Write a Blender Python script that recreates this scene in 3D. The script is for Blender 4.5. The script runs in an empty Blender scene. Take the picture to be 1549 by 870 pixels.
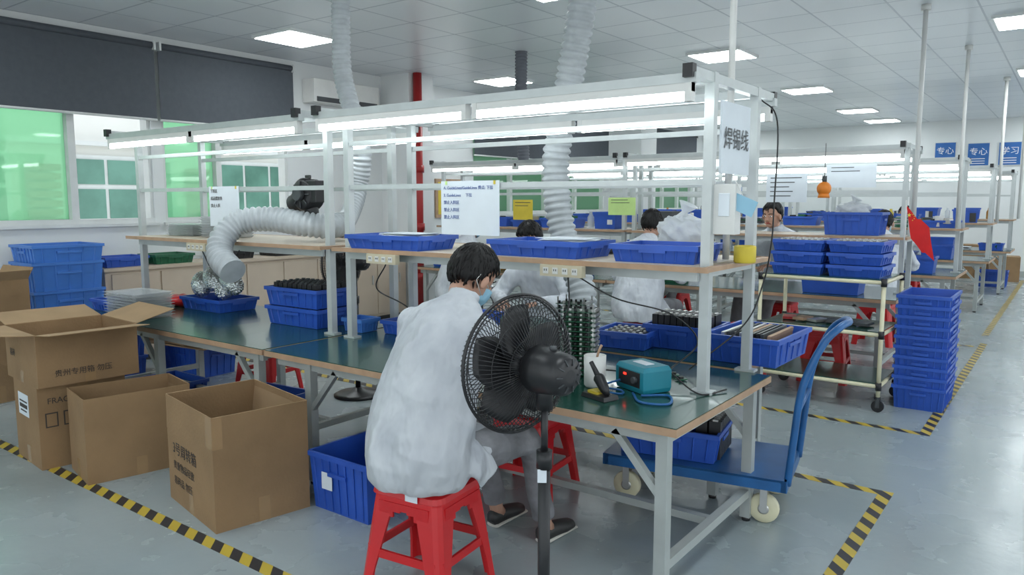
import bpy, bmesh, math, random
from mathutils import Vector, Matrix, Euler
random.seed(7)
scn=bpy.context.scene
scn.view_settings.view_transform='Standard'
scn.view_settings.exposure=0.5
COL=bpy.context.collection
V=Vector
# ------------------------------------------------------------ materials
def mat(name,col,rough=.5,metal=0,noise=0,nscale=8,bump=0,bscale=40,trans=0,emit=0,alpha=1,spec=.5,coat=0):
    m=bpy.data.materials.new(name);m.use_nodes=True
    nt=m.node_tree;n=nt.nodes;p=n['Principled BSDF']
    p.inputs['Base Color'].default_value=(*col,1);p.inputs['Roughness'].default_value=rough
    p.inputs['Metallic'].default_value=metal;p.inputs['Specular IOR Level'].default_value=spec
    if coat: p.inputs['Coat Weight'].default_value=coat
    tc=n.new('ShaderNodeTexCoord')
    if noise:
        t=n.new('ShaderNodeTexNoise');t.inputs['Scale'].default_value=nscale;t.inputs['Detail'].default_value=5
        nt.links.new(tc.outputs['Object'],t.inputs['Vector'])
        r=n.new('ShaderNodeValToRGB');r.color_ramp.elements[0].position=.3;r.color_ramp.elements[1].position=.7
        r.color_ramp.elements[0].color=(*[max(0,c*(1-noise)) for c in col],1)
        r.color_ramp.elements[1].color=(*[min(1,c*(1+noise)) for c in col],1)
        nt.links.new(t.outputs['Fac'],r.inputs['Fac']);nt.links.new(r.outputs[0],p.inputs['Base Color'])
    if bump:
        t=n.new('ShaderNodeTexNoise');t.inputs['Scale'].default_value=bscale;t.inputs['Detail'].default_value=4
        nt.links.new(tc.outputs['Object'],t.inputs['Vector'])
        bb=n.new('ShaderNodeBump');bb.inputs['Strength'].default_value=bump;bb.inputs['Distance'].default_value=.02
        nt.links.new(t.outputs['Fac'],bb.inputs['Height']);nt.links.new(bb.outputs[0],p.inputs['Normal'])
    if trans: p.inputs['Transmission Weight'].default_value=trans
    if emit:
        p.inputs['Emission Color'].default_value=(*col,1);p.inputs['Emission Strength'].default_value=emit
    if alpha<1: p.inputs['Alpha'].default_value=alpha
    return m
M_blue=mat('plastic_blue',(.022,.088,.44),.38,noise=.15,nscale=5)
M_blue2=mat('plastic_blue_light',(.06,.2,.6),.35,noise=.12,nscale=4)
M_trol=mat('paint_trolley_blue',(.012,.10,.29),.35,noise=.2,nscale=6)
M_alu=mat('aluminium_profile',(.5,.53,.53),.38,metal=.3,noise=.06,nscale=10)
M_steel=mat('steel_leg_grey',(.40,.43,.42),.4,metal=.2,noise=.08,nscale=6)
M_green=mat('esd_mat_green',(.014,.065,.05),.2,noise=.12,nscale=3,coat=.15)
M_wood=mat('shelf_edge_beige',(.42,.27,.17),.5,noise=.12,nscale=12)
M_shelf=mat('shelf_board_cream',(.52,.45,.36),.5,noise=.06)
M_cream=mat('pipe_cream',(.68,.64,.45),.35,noise=.05)
M_black=mat('plastic_black',(.014,.014,.016),.38,noise=.2)
M_black2=mat('rubber_black',(.02,.02,.022),.6,noise=.2)
M_dark=mat('dark_grey',(.05,.055,.06),.5,noise=.15)
M_red=mat('stool_red',(.58,.014,.018),.32,noise=.08,nscale=4)
M_kraft=mat('cardboard',(.275,.17,.085),.85,noise=.12,nscale=4,bump=.15,bscale=60)
M_kraft_in=mat('cardboard_inner',(.34,.22,.12),.9,noise=.1,nscale=5)
M_tape=mat('packing_tape',(.34,.215,.11),.25,noise=.05)
M_ink=mat('ink_dark',(.05,.04,.035),.8,noise=.1)
M_inkw=mat('ink_white',(.8,.8,.8),.8,noise=.02)
M_inkb=mat('ink_blue',(.03,.08,.3),.8,noise=.02)
M_paper=mat('paper_white',(.68,.73,.78),.7,noise=.03)
M_white=mat('wall_white',(.72,.74,.74),.7,noise=.025,nscale=1.5,bump=.03)
M_whitep=mat('plastic_white',(.66,.66,.64),.4,noise=.04)
M_beige=mat('plastic_beige',(.56,.5,.36),.45,noise=.04)
M_duct=mat('duct_grey',(.42,.45,.47),.45,noise=.1,nscale=15)
M_ductd=mat('duct_dark',(.12,.13,.15),.6,noise=.08,nscale=15)
M_blind=mat('blind_grey',(.075,.085,.1),.8,noise=.06,nscale=20)
M_redpipe=mat('pipe_red',(.35,.02,.02),.4,noise=.1)
M_teal=mat('plastic_teal',(.01,.2,.27),.4,noise=.08)
M_yel=mat('yellow',(.65,.5,.05),.6,noise=.08)
M_org=mat('orange',(.75,.22,.02),.5,noise=.08)
M_pcb=mat('pcb_green',(.01,.11,.05),.35,noise=.25,nscale=40)
M_tin=mat('tin_silver',(.55,.55,.54),.3,metal=.7,noise=.1)
M_clear=mat('clear_plastic',(.65,.68,.7),.15,noise=.05,alpha=.42)
M_bubble=mat('crinkled_foil_wrap',(.78,.82,.84),.14,metal=.75,noise=.2,nscale=14,bump=1.0,bscale=38,alpha=.93)
M_bag=mat('plastic_bag_white',(.72,.75,.78),.3,noise=.06,nscale=9,bump=.6,bscale=14,alpha=.82)
M_skin=mat('skin',(.48,.27,.19),.5,noise=.06,nscale=20)
M_hair=mat('hair_black',(.006,.005,.005),.5,noise=.3,nscale=50,spec=.3)
M_mask=mat('mask_blue',(.28,.5,.64),.8,noise=.05)
M_trou=mat('trousers_grey',(.19,.19,.205),.85,noise=.25,nscale=10,bump=.3,bscale=20)
M_shoe=mat('shoe_black',(.03,.03,.03),.5,noise=.2)
M_shoew=mat('shoe_white',(.55,.53,.48),.5,noise=.08)
M_navy=mat('navy',(.02,.03,.09),.8,noise=.15)
M_panel=mat('led_panel',(.92,.985,1),.5,emit=13)
M_tube=mat('fluorescent_tube',(.90,.985,1),.4,emit=10)
M_tube2=mat('fluorescent_tube_rear',(.90,.985,1),.4,emit=5.5)
M_frame=mat('window_frame_white',(.66,.68,.67),.4,noise=.04)
M_ext=mat('facade_cream',(.78,.77,.73),.85,noise=.05,nscale=1)
M_extg=mat('facade_glass_green',(.12,.25,.2),.15,noise=.3,nscale=1.5)
M_brown=mat('shutter_brown',(.3,.18,.14),.7,noise=.1)
M_cab=mat('cabinet_wood',(.56,.46,.36),.5,noise=.06,nscale=3)
M_lred=mat('led_red',(1,.02,.01),.4,emit=3)
M_flag=mat('flag_red',(.62,.01,.01),.7,noise=.08)
M_lime=mat('lime_paper',(.55,.75,.28),.7,noise=.05)
M_pblue=mat('poster_blue',(.02,.12,.38),.5,noise=.1)
M_bottle=mat('bottle_clear',(.7,.75,.78),.1,noise=.02,alpha=.45)
M_amber=mat('amber_liquid',(.5,.24,.05),.2,noise=.05)

def glass_green():
    m=bpy.data.materials.new('window_glass_green');m.use_nodes=True;nt=m.node_tree;n=nt.nodes;n.clear()
    o=n.new('ShaderNodeOutputMaterial');t=n.new('ShaderNodeBsdfTransparent');t.inputs[0].default_value=(.62,.95,.72,1)
    g=n.new('ShaderNodeBsdfGlossy');g.inputs['Roughness'].default_value=.03
    d=n.new('ShaderNodeBsdfTranslucent');d.inputs[0].default_value=(.64,.98,.75,1)
    mm=n.new('ShaderNodeMixShader');mm.inputs[0].default_value=.4
    nt.links.new(t.outputs[0],mm.inputs[1]);nt.links.new(d.outputs[0],mm.inputs[2])
    f=n.new('ShaderNodeFresnel');mx=n.new('ShaderNodeMixShader')
    nt.links.new(f.outputs[0],mx.inputs[0]);nt.links.new(mm.outputs[0],mx.inputs[1]);nt.links.new(g.outputs[0],mx.inputs[2]);nt.links.new(mx.outputs[0],o.inputs[0])
    return m
M_gg=glass_green()

def coat_mat(nm,k):
    m=mat(nm,(.4,.43,.48),.55)
    nt=m.node_tree;n=nt.nodes;p=n['Principled BSDF']
    tc=n.new('ShaderNodeTexCoord');mp=n.new('ShaderNodeMapping');mp.inputs['Scale'].default_value=(4.2,4.2,2.2);mp.inputs['Rotation'].default_value=(.5,.4,.2)
    t=n.new('ShaderNodeTexNoise');t.noise_type='RIDGED_MULTIFRACTAL';t.inputs['Scale'].default_value=1;t.inputs['Detail'].default_value=2.5;t.inputs['Distortion'].default_value=.6;t.inputs['Roughness'].default_value=.5
    t2=n.new('ShaderNodeTexNoise');t2.inputs['Scale'].default_value=1.6;t2.inputs['Detail'].default_value=3
    nt.links.new(tc.outputs['Object'],mp.inputs[0]);nt.links.new(mp.outputs[0],t.inputs['Vector']);nt.links.new(mp.outputs[0],t2.inputs['Vector'])
    b=n.new('ShaderNodeBump');b.inputs['Strength'].default_value=1.0;b.inputs['Distance'].default_value=.07
    nt.links.new(t.outputs['Fac'],b.inputs['Height'])
    b2=n.new('ShaderNodeBump');b2.inputs['Strength'].default_value=.8;b2.inputs['Distance'].default_value=.07
    nt.links.new(t2.outputs['Fac'],b2.inputs['Height']);nt.links.new(b.outputs[0],b2.inputs['Normal']);nt.links.new(b2.outputs[0],p.inputs['Normal'])
    r=n.new('ShaderNodeValToRGB');r.color_ramp.elements[0].color=(.37*k,.39*k,.43*k,1);r.color_ramp.elements[1].color=(.5*k,.52*k,.55*k,1)
    r.color_ramp.elements[0].position=.3;r.color_ramp.elements[1].position=.65
    nt.links.new(t2.outputs['Fac'],r.inputs[0]);nt.links.new(r.outputs[0],p.inputs['Base Color'])
    return m
M_coat=coat_mat('lab_coat_nylon',1.1);M_coat2=coat_mat('lab_coat_white',1.3)

def floor_mat():
    m=mat('epoxy_floor',(.30,.36,.38),.2,coat=.12,spec=.45)
    nt=m.node_tree;n=nt.nodes;p=n['Principled BSDF'];tc=n.new('ShaderNodeTexCoord');p.inputs['Coat Roughness'].default_value=.12
    t=n.new('ShaderNodeTexNoise');t.inputs['Scale'].default_value=.8;t.inputs['Detail'].default_value=6
    nt.links.new(tc.outputs['Object'],t.inputs['Vector'])
    r=n.new('ShaderNodeValToRGB');r.color_ramp.elements[0].position=.3;r.color_ramp.elements[1].position=.7
    r.color_ramp.elements[0].color=(.28,.33,.345,1);r.color_ramp.elements[1].color=(.335,.385,.40,1)
    nt.links.new(t.outputs['Fac'],r.inputs[0]);nt.links.new(r.outputs[0],p.inputs['Base Color'])
    t2=n.new('ShaderNodeTexNoise');t2.inputs['Scale'].default_value=3;t2.inputs['Detail'].default_value=5
    nt.links.new(tc.outputs['Object'],t2.inputs['Vector'])
    mr=n.new('ShaderNodeMapRange');mr.inputs['To Min'].default_value=.17;mr.inputs['To Max'].default_value=.36
    nt.links.new(t2.outputs['Fac'],mr.inputs[0]);nt.links.new(mr.outputs[0],p.inputs['Roughness'])
    t3=n.new('ShaderNodeTexNoise');t3.inputs['Scale'].default_value=14;t3.inputs['Detail'].default_value=2
    nt.links.new(tc.outputs['Object'],t3.inputs['Vector'])
    b=n.new('ShaderNodeBump');b.inputs['Strength'].default_value=.1;b.inputs['Distance'].default_value=.02
    nt.links.new(t3.outputs['Fac'],b.inputs['Height']);nt.links.new(b.outputs[0],p.inputs['Normal'])
    return m
def grid_mat():
    m=mat('ceiling_tiles',(.78,.79,.81),.3)
    nt=m.node_tree;n=nt.nodes;p=n['Principled BSDF'];tc=n.new('ShaderNodeTexCoord')
    bt=n.new('ShaderNodeTexBrick');bt.offset=0;bt.inputs['Scale'].default_value=1
    bt.inputs['Brick Width'].default_value=.65;bt.inputs['Row Height'].default_value=.65
    bt.inputs['Mortar Size'].default_value=.01;bt.inputs['Mortar Smooth'].default_value=.3
    bt.inputs['Color1'].default_value=(.70,.73,.76,1);bt.inputs['Color2'].default_value=(.75,.775,.80,1);bt.inputs['Mortar'].default_value=(.42,.45,.5,1)
    mp=n.new('ShaderNodeMapping');mp.inputs['Location'].default_value=(.17,.28,0)
    nt.links.new(tc.outputs['Object'],mp.inputs[0]);nt.links.new(mp.outputs[0],bt.inputs['Vector'])
    nt.links.new(bt.outputs['Color'],p.inputs['Base Color'])
    b=n.new('ShaderNodeBump');b.inputs['Strength'].default_value=.4;b.inputs['Distance'].default_value=.01;b.invert=True
    nt.links.new(bt.outputs['Fac'],b.inputs['Height']);nt.links.new(b.outputs[0],p.inputs['Normal'])
    return m
def hazard_mat():
    m=mat('hazard_tape',(.8,.6,.02),.4)
    nt=m.node_tree;n=nt.nodes;p=n['Principled BSDF'];tc=n.new('ShaderNodeTexCoord');s=n.new('ShaderNodeSeparateXYZ')
    nt.links.new(tc.outputs['Object'],s.inputs[0])
    a=n.new('ShaderNodeMath');a.operation='ADD';nt.links.new(s.outputs[0],a.inputs[0]);nt.links.new(s.outputs[1],a.inputs[1])
    mu=n.new('ShaderNodeMath');mu.operation='MULTIPLY';mu.inputs[1].default_value=1/.15;nt.links.new(a.outputs[0],mu.inputs[0])
    fr=n.new('ShaderNodeMath');fr.operation='FRACT';nt.links.new(mu.outputs[0],fr.inputs[0])
    g=n.new('ShaderNodeMath');g.operation='GREATER_THAN';g.inputs[1].default_value=.5;nt.links.new(fr.outputs[0],g.inputs[0])
    mx=n.new('ShaderNodeMix');mx.data_type='RGBA';mx.inputs['A'].default_value=(.55,.4,.05,1);mx.inputs['B'].default_value=(.03,.03,.035,1)
    nt.links.new(g.outputs[0],mx.inputs['Factor']);nt.links.new(mx.outputs['Result'],p.inputs['Base Color'])
    return m
M_floor=floor_mat();M_ceil=grid_mat();M_haz=hazard_mat()

# ------------------------------------------------------------ builder
class B:
    def __init__(s): s.bm=bmesh.new();s.m=[];s.M=Matrix.Identity(4)
    def mi(s,m):
        if m not in s.m: s.m.append(m)
        return s.m.index(m)
    def v(s,p): return s.bm.verts.new(s.M@V(p))
    def face(s,vs,m,smooth=False):
        try: f=s.bm.faces.new(vs)
        except ValueError: return
        f.material_index=s.mi(m);f.smooth=smooth;return f
    def poly(s,pts,m): s.face([s.v(p) for p in pts],m)
    def box(s,c,d,m,rot=None):
        R=rot if rot is not None else Matrix.Identity(3)
        if isinstance(rot,(int,float)): R=Matrix.Rotation(rot,3,'Z')
        c=V(c);x,y,z=[k/2 for k in d]
        P=[c+R@V(q) for q in [(-x,-y,-z),(x,-y,-z),(x,y,-z),(-x,y,-z),(-x,-y,z),(x,-y,z),(x,y,z),(-x,y,z)]]
        vs=[s.v(p) for p in P]
        for f in [(3,2,1,0),(4,5,6,7),(0,1,5,4),(1,2,6,5),(2,3,7,6),(3,0,4,7)]: s.face([vs[i] for i in f],m)
    def bx(s,x0,x1,y0,y1,z0,z1,m): s.box(((x0+x1)/2,(y0+y1)/2,(z0+z1)/2),(abs(x1-x0),abs(y1-y0),abs(z1-z0)),m)
    def beam(s,p,q,w,h,m):
        p=V(p);q=V(q);d=q-p;L=d.length;R=d.to_track_quat('X','Z').to_matrix()
        s.box((p+q)/2,(L,w,h),m,R)
    def tube(s,pts,r,m,n=10,cap=True,ref=None,r2=None,smooth=True):
        pts=[V(p) for p in pts];k=len(pts)
        rs=r if isinstance(r,(list,tuple)) else [r]*k
        rb=r2 if r2 is not None else rs
        T=[]
        for i in range(k):
            a=pts[max(0,i-1)];b=pts[min(k-1,i+1)];t=(b-a);T.append(t.normalized() if t.length>1e-9 else V((0,0,1)))
        if ref is None: x=T[0].orthogonal().normalized()
        else: x=V(ref)
        rings=[]
        for i in range(k):
            if ref is None: x=(x-T[i]*x.dot(T[i])).normalized();xx=x
            else: xx=(V(ref)-T[i]*V(ref).dot(T[i])).normalized()
            y=T[i].cross(xx)
            rings.append([s.v(pts[i]+xx*math.cos(2*math.pi*j/n)*rs[i]+y*math.sin(2*math.pi*j/n)*rb[i]) for j in range(n)])
        for a,b in zip(rings,rings[1:]):
            for j in range(n): s.face([a[j],a[(j+1)%n],b[(j+1)%n],b[j]],m,smooth)
        if cap: s.face(rings[0][::-1],m);s.face(rings[-1],m)
    def cyl(s,p,q,r,m,n=16,r2=None): s.tube([p,q],[r,r if r2 is None else r2],m,n)
    def lathe(s,prof,m,n=24,M=None):
        M=M or Matrix.Identity(4);rings=[]
        for r,z in prof: rings.append([s.v(M@V((r*math.cos(2*math.pi*j/n),r*math.sin(2*math.pi*j/n),z))) for j in range(n)])
        for a,b in zip(rings,rings[1:]):
            for j in range(n): s.face([a[j],a[(j+1)%n],b[(j+1)%n],b[j]],m,True)
        s.face(rings[0][::-1],m);s.face(rings[-1],m)
    def ell(s,c,r,m,M=None,nu=20,nv=14,fn=None):
        M=M or Matrix.Identity(4);c=V(c);rings=[]
        for i in range(1,nv):
            th=math.pi*i/nv;row=[]
            for j in range(nu):
                ph=2*math.pi*j/nu;d=V((math.sin(th)*math.cos(ph),math.sin(th)*math.sin(ph),math.cos(th)))
                k=fn(d) if fn else 1
                row.append(s.v(M@(c+V((d.x*r[0],d.y*r[1],d.z*r[2]))*k)))
            rings.append(row)
        k=fn(V((0,0,1))) if fn else 1;t=s.v(M@(c+V((0,0,r[2]*k))));k=fn(V((0,0,-1))) if fn else 1;bt=s.v(M@(c-V((0,0,r[2]*k))))
        for j in range(nu):
            s.face([t,rings[0][j],rings[0][(j+1)%nu]],m,True);s.face([bt,rings[-1][(j+1)%nu],rings[-1][j]],m,True)
        for a,b in zip(rings,rings[1:]):
            for j in range(nu): s.face([a[j],b[j],b[(j+1)%nu],a[(j+1)%nu]],m,True)
    def rings(s,R,m,capa=True,capb=True):
        rr=[[s.v(p) for p in r] for r in R];n=len(rr[0])
        for a,b in zip(rr,rr[1:]):
            for j in range(n): s.face([a[j],a[(j+1)%n],b[(j+1)%n],b[j]],m)
        if capa: s.face(rr[0][::-1],m)
        if capb: s.face(rr[-1],m)
    def mesh(s,name):
        me=bpy.data.meshes.new(name);bmesh.ops.recalc_face_normals(s.bm,faces=s.bm.faces[:])
        s.bm.to_mesh(me);s.bm.free()
        for m in s.m: me.materials.append(m)
        return me
    def obj(s,name,loc=(0,0,0),rz=0,parent=None,bev=0):
        o=inst(s.mesh(name),name,loc,rz,parent)
        if bev:
            md=o.modifiers.new('bevel','BEVEL');md.width=bev;md.segments=2;md.limit_method='ANGLE'
        return o
def inst(me,name,loc=(0,0,0),rz=0,parent=None,sc=1):
    o=bpy.data.objects.new(name,me);COL.objects.link(o);o.location=loc;o.rotation_euler=(0,0,rz)
    if sc!=1:o.scale=(sc,)*3 if isinstance(sc,(int,float)) else sc
    if parent:o.parent=parent
    return o
def empty(name,loc=(0,0,0),rz=0):
    o=bpy.data.objects.new(name,None);COL.objects.link(o);o.location=loc;o.rotation_euler=(0,0,rz);return o
def text(body,loc,rot,size,m,parent=None,name='lettering',align='LEFT'):
    c=bpy.data.curves.new(name,'FONT');c.body=body;c.size=size;c.align_x=align;c.extrude=.0004;c.materials.append(m)
    o=bpy.data.objects.new(name,c);COL.objects.link(o);o.location=loc;o.rotation_euler=rot
    if parent:o.parent=parent
    return o
def rect(hx,hy,z): return [(-hx,-hy,z),(hx,-hy,z),(hx,hy,z),(-hx,hy,z)]

# ------------------------------------------------------------ totes
def tote_geo(b,L,W,H,m,tp=.93,ribs=True,rim=.012):
    tx,ty=L/2-rim,W/2-rim;bx,by=tx*tp,ty*tp;t=.005
    b.rings([rect(bx,by,0),rect(tx,ty,H-.025),rect(tx+rim,ty+rim,H-.025),rect(tx+rim,ty+rim,H),rect(tx-t,ty-t,H),rect(bx-t,by-t,.006)],m)
    if ribs:
        for sx in (-1,1):
            for k in range(-2,3):
                f=k/2.6
                b.beam((sx*(bx+.002),f*by,.01),(sx*(tx+.004),f*ty,H-.02),.008,.008,m)
            b.box((sx*(tx+.004),0,H*.68),(.012,W*.34,.02),m)
        for sy in (-1,1):
            for k in range(-3,4):
                f=k/3.6
                b.beam((f*bx,sy*(by+.002),.01),(f*tx,sy*(ty+.004),H-.02),.008,.008,m)
            b.box((0,sy*(ty+.004),H*.68),(L*.3,.012,.02),m)
_tc={}
def tote(name,x,y,z,L,W,H,m=M_blue,rz=0,ribs=True):
    k=(L,W,H,m.name,ribs)
    if k not in _tc:
        b=B();tote_geo(b,L,W,H,m,ribs=ribs);_tc[k]=b.mesh(name)
    return inst(_tc[k],name,(x,y,z),rz)

# ------------------------------------------------------------ room
b=B();b.bx(-8,7,-5,19.3,-.1,0,M_floor);b.obj('floor')
b=B();b.bx(-8.2,7,-5,19.5,3.35,3.45,M_ceil);b.obj('ceiling')
b=B();b.bx(-8,7,19.3,19.5,0,3.35,M_white);b.obj('wall_back')
b=B();wins=[(-1.5,1.9),(2.0,4.30),(4.42,6.05),(9.7,14.0),(15.2,18.6)]
z0,z1=1.38,2.95
b.bx(-8.2,-8,-5,19.5,0,z0,M_white);b.bx(-8.2,-8,-5,19.5,z1,3.35,M_white)
ys=[-5]+[v for w in wins for v in w]+[19.5]
for i in range(0,len(ys),2): b.bx(-8.2,-8,ys[i],ys[i+1],z0,z1,M_white)
b.obj('wall_left')
b=B();b.bx(-8,-7.45,7.66,8.15,0,3.35,M_white);b.obj('column')
b=B();b.bx(-8,-7.3,14.3,15.0,0,3.35,M_white);b.obj('column')
b=B();b.bx(-8.0,-7.985,-5,19.3,0,.12,M_steel);b.obj('baseboard_left')
b=B();b.bx(-8,7,19.285,19.3,0,.12,M_steel);b.obj('baseboard_back')
for i,(a,c) in enumerate(wins):
    b=B();fw=.05
    for zz in (z0,z1-fw): b.bx(-8.17,-8.0,a,c,zz,zz+fw,M_frame)
    b.bx(-8.02,-7.96,a-.03,c+.03,z0-.03,z0,M_frame)
    n=4 if (c-a)>2.5 else (3 if i==1 else 2)
    if i==1: cuts=[a,2.72,3.50,4.30]
    else: cuts=[a+(c-a)*k/n for k in range(n+1)]
    if i==2: cuts=[a,5.10,c]
    for k,yy in enumerate(cuts):
        b.bx(-8.15,-8.02,max(a,yy-.035),min(c,yy+.035),z0,z1,M_frame)
    for k in range(len(cuts)-1):
        tint=not (i in(1,2) and k==len(cuts)-2)
        if tint:
            b.bx(-8.10,-8.095,cuts[k]+.035,cuts[k+1]-.035,z0+fw,z1-fw,M_gg)
            b.bx(-8.11,-8.08,cuts[k]+.035,cuts[k]+.065,z0+fw,z1-fw,M_frame)
    b.obj('window_%d'%(i+1))
def blind(y0,y1,zb=2.47,zt=3.22,name='roller_blind'):
    b=B();b.bx(-7.93,-7.925,y0,y1,zb,zt,M_blind);b.cyl((-7.93,y0,zb),(-7.93,y1,zb),.014,M_frame,8)
    b.cyl((-7.93,y0,zt+.02),(-7.93,y1,zt+.02),.035,M_blind,12);b.bx(-8,-7.88,y0,y0+.02,zt-.03,zt+.06,M_frame);b.bx(-8,-7.88,y1-.02,y1,zt-.03,zt+.06,M_frame);b.obj(name)
blind(-1.5,1.8);blind(1.9,4.34);blind(4.38,6.11);blind(9.65,11.8,2.35);blind(11.9,14.05,2.35);blind(15.2,18.6,2.3)
# facade outside
b=B();b.bx(-13.2,-13,-8,24,-3,6,M_ext)
for y0 in [-3,0,3,5.6,8.2,10.8,13.4,16]:
    b.bx(-13.02,-12.95,y0-.05,y0+1.75,1.05,2.35,M_frame)
    for k in range(3):
        b.bx(-12.97,-12.93,y0+k*.57+.02,y0+k*.57+.53,1.12,1.8,M_extg);b.bx(-12.97,-12.93,y0+k*.57+.02,y0+k*.57+.53,1.88,2.28,M_extg)
    for k in range(8): b.bx(-12.95,-12.8,y0+1.95,y0+2.4,1.1+k*.14,1.2+k*.14,M_brown)
for zz in (.85,2.5): b.bx(-13.05,-12.85,-8,24,zz,zz+.07,M_frame)
b.obj('neighbouring_building')
# LED panels
b=B();b.bx(-.325,.325,-.325,.325,-.03,0,M_frame);b.bx(-.3,.3,-.3,.3,-.034,-.028,M_panel);pm=b.mesh('ceiling_led_panel')
for x in (-6.8,-3.52,-.45,2.7,5.6):
    for y in (-2.0,1.7,5.3,8.95,12.5,15.9,18.2):
        inst(pm,'ceiling_led_panel',(x,y,3.35))
# AC
b=B();b.bx(-7.99,-7.76,6.3,7.4,2.85,3.14,M_whitep);b.bx(-7.77,-7.75,6.34,7.36,2.86,2.92,M_dark);b.bx(-7.762,-7.755,6.7,6.95,3.0,3.03,M_ductd);b.obj('air_conditioner',bev=.02)
px,py=-7.38,7.76
b=B();b.cyl((px,py,0),(px,py,3.35),.06,M_redpipe)
for z in (.5,1.2,2.0,2.75): b.cyl((px,py,z),(px,py,z+.1),.078,M_redpipe)
b.obj('fire_pipe')
b=B();b.bx(-7.99,-7.96,8.75,9.45,1.35,1.95,M_wood);b.bx(-7.965,-7.955,8.8,9.4,1.4,1.9,M_yel);b.obj('notice_board')
# hazard tape
def tape(x0,x1,y0,y1):
    b=B();b.bx(x0,x1,y0,y1,0,.0015,M_haz);b.obj('floor_marking_tape')
tape(-8,-1.0,1.87,1.94);tape(-7.5,-.71,4.45,4.52);tape(-.78,-.71,2.3,4.45);tape(-7.5,-.71,5.79,5.86);tape(-.78,-.71,5.86,10.0);tape(-.82,-.75,10.6,18.5)
tape(-6,-.82,9.7,9.77)

# posters on back wall
def poster(x,z,w,h,t):
    b=B();b.bx(x-w/2,x+w/2,19.27,19.3,z-h/2,z+h/2,M_frame);b.bx(x-w/2+.015,x+w/2-.015,19.262,19.272,z-h/2+.015,z+h/2-.015,M_pblue)
    o=b.obj('wall_poster');text(t,(x,19.258,z-h*.0),(math.pi/2,0,0),.17,M_inkw,o,align='CENTER')
    b2=B()
    for k in range(3): b2.bx(x-w*.3,x+w*.3,19.256,19.26,z-h*.2-k*.05,z-h*.2-k*.05+.015,M_inkw)
    b2.obj('text_lines',parent=o)
for x,z,t in [(-2.42,2.64,'专心'),(-1.79,2.6,'专心'),(-1.22,2.6,'学习'),(-3.3,2.62,'学习')]: poster(x,z,.42,.5,t)

# ------------------------------------------------------------ benches
def bench(x0,x1,y0,y1,legs,z=.75,feet=True,name='workbench'):
    b=B()
    b.bx(x0,x1,y0,y1,z-.035,z-.004,M_wood);b.bx(x0+.004,x1-.004,y0+.004,y1-.004,z-.004,z,M_green)
    b.bx(x0+.06,x1-.06,y0+.05,y0+.08,z-.085,z-.035,M_steel);b.bx(x0+.06,x1-.06,y1-.08,y1-.05,z-.085,z-.035,M_steel)
    for lx in legs:
        for ly in (y0+.065,y1-.065):
            b.bx(lx-.025,lx+.025,ly-.025,ly+.025,.02,z-.035,M_steel)
            b.cyl((lx,ly,0),(lx,ly,.02),.022,M_black,10)
            s=1 if lx<(x0+x1)/2 else -1
            b.beam((lx,ly,z-.32),(lx+s*.22,ly,z-.07),.03,.03,M_steel)
        b.bx(lx-.02,lx+.02,y0+.065,y1-.065,.13,.17,M_steel)
        b.bx(lx-.02,lx+.02,y0+.065,y1-.065,z-.085,z-.035,M_steel)
    ym=(y0+y1)/2+.05
    b.bx(legs[0],legs[-1],ym-.02,ym+.02,.13,.165,M_steel)
    return b.obj(name)
bench(-3.76,-1.17,2.63,3.75,(-3.42,-1.25))
bench(-6.34,-3.78,2.63,3.75,(-6.22,-5.05,-3.9))
bench(-3.76,-1.34,3.80,4.6,(-3.6,-1.5))

def fixture(b,x0,x1,y,z,m=M_tube,off=0):
    b.bx(x0,x1,y-.02,y+.02,z,z+.04,M_alu)
    L=(x1-x0);n=max(1,round(L/1.25));s=L/n
    for k in range(n):
        a=x0+k*s+.02;c=x0+(k+1)*s-.02
        b.bx(a,c,y-.018,y+.018,z-.035,z-.0,M_whitep)
        b.cyl((a+.03,y,z-.055),(c-.03,y,z-.055),.018,m,10)
        b.bx(a,a+.03,y-.02,y+.02,z-.075,z,M_whitep);b.bx(c-.03,c,y-.02,y+.02,z-.075,z,M_whitep)
def rack(x0,x1,yf,yb,zt=2.17,shelf=1.33,ztable=.75,name='bench_rack',arm=.24,mid=True,mt=M_tube):
    b=B();w=.022
    for x in (x0,x1):
        for y in (yf,yb):
            b.bx(x-w,x+w,y-w,y+w,ztable,zt,M_alu);b.bx(x-.05,x+.05,y-.03,y+.03,ztable,ztable+.012,M_alu)
        b.bx(x-.02,x+.02,yf-arm,yb+arm,zt-.045,zt-.005,M_alu)
        for y in (yf-arm,yb+arm): b.bx(x-.022,x+.022,y-.02,y+.02,zt-.05,zt+.005,M_black)
        for z in (shelf-.03,): b.bx(x-.018,x+.018,yf,yb,z-.02,z+.02,M_alu)
    for z in ((1.70,1.965) if mid else (1.7,)):
        for y in (yf,yb): b.bx(x0,x1,y-.012,y+.012,z-.014,z+.014,M_alu)
    b.bx(x0,x1,yf-.018,yf+.018,zt-.05,zt-.01,M_alu)
    b.bx(x0,x1,yb-.018,yb+.018,zt-.05,zt-.01,M_alu)
    fixture(b,x0-.03,x1+.03,yf-arm+.02,zt-.07,mt);fixture(b,x0-.03,x1+.03,yb+arm-.02,zt-.07,mt)
    b.bx(x0+w,x1-w,yf-.12,yb+.12,shelf-.018,shelf,M_shelf);b.bx(x0-.02,x1+.06,yf-.135,yf-.12,shelf-.022,shelf+.002,M_wood);b.bx(x0-.02,x1+.06,yb+.12,yb+.135,shelf-.022,shelf+.002,M_wood)
    b.bx(x1+w,x1+.06,yf-.12,yb+.12,shelf-.02,shelf,M_wood)
    b.bx(x0+w,x1-w,yf-.05,yf-.03,shelf-.07,shelf-.02,M_alu)
    return b.obj(name)
rack(-3.66,-1.31,3.22,3.78)
rack(-6.2,-3.85,3.22,3.78)

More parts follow.
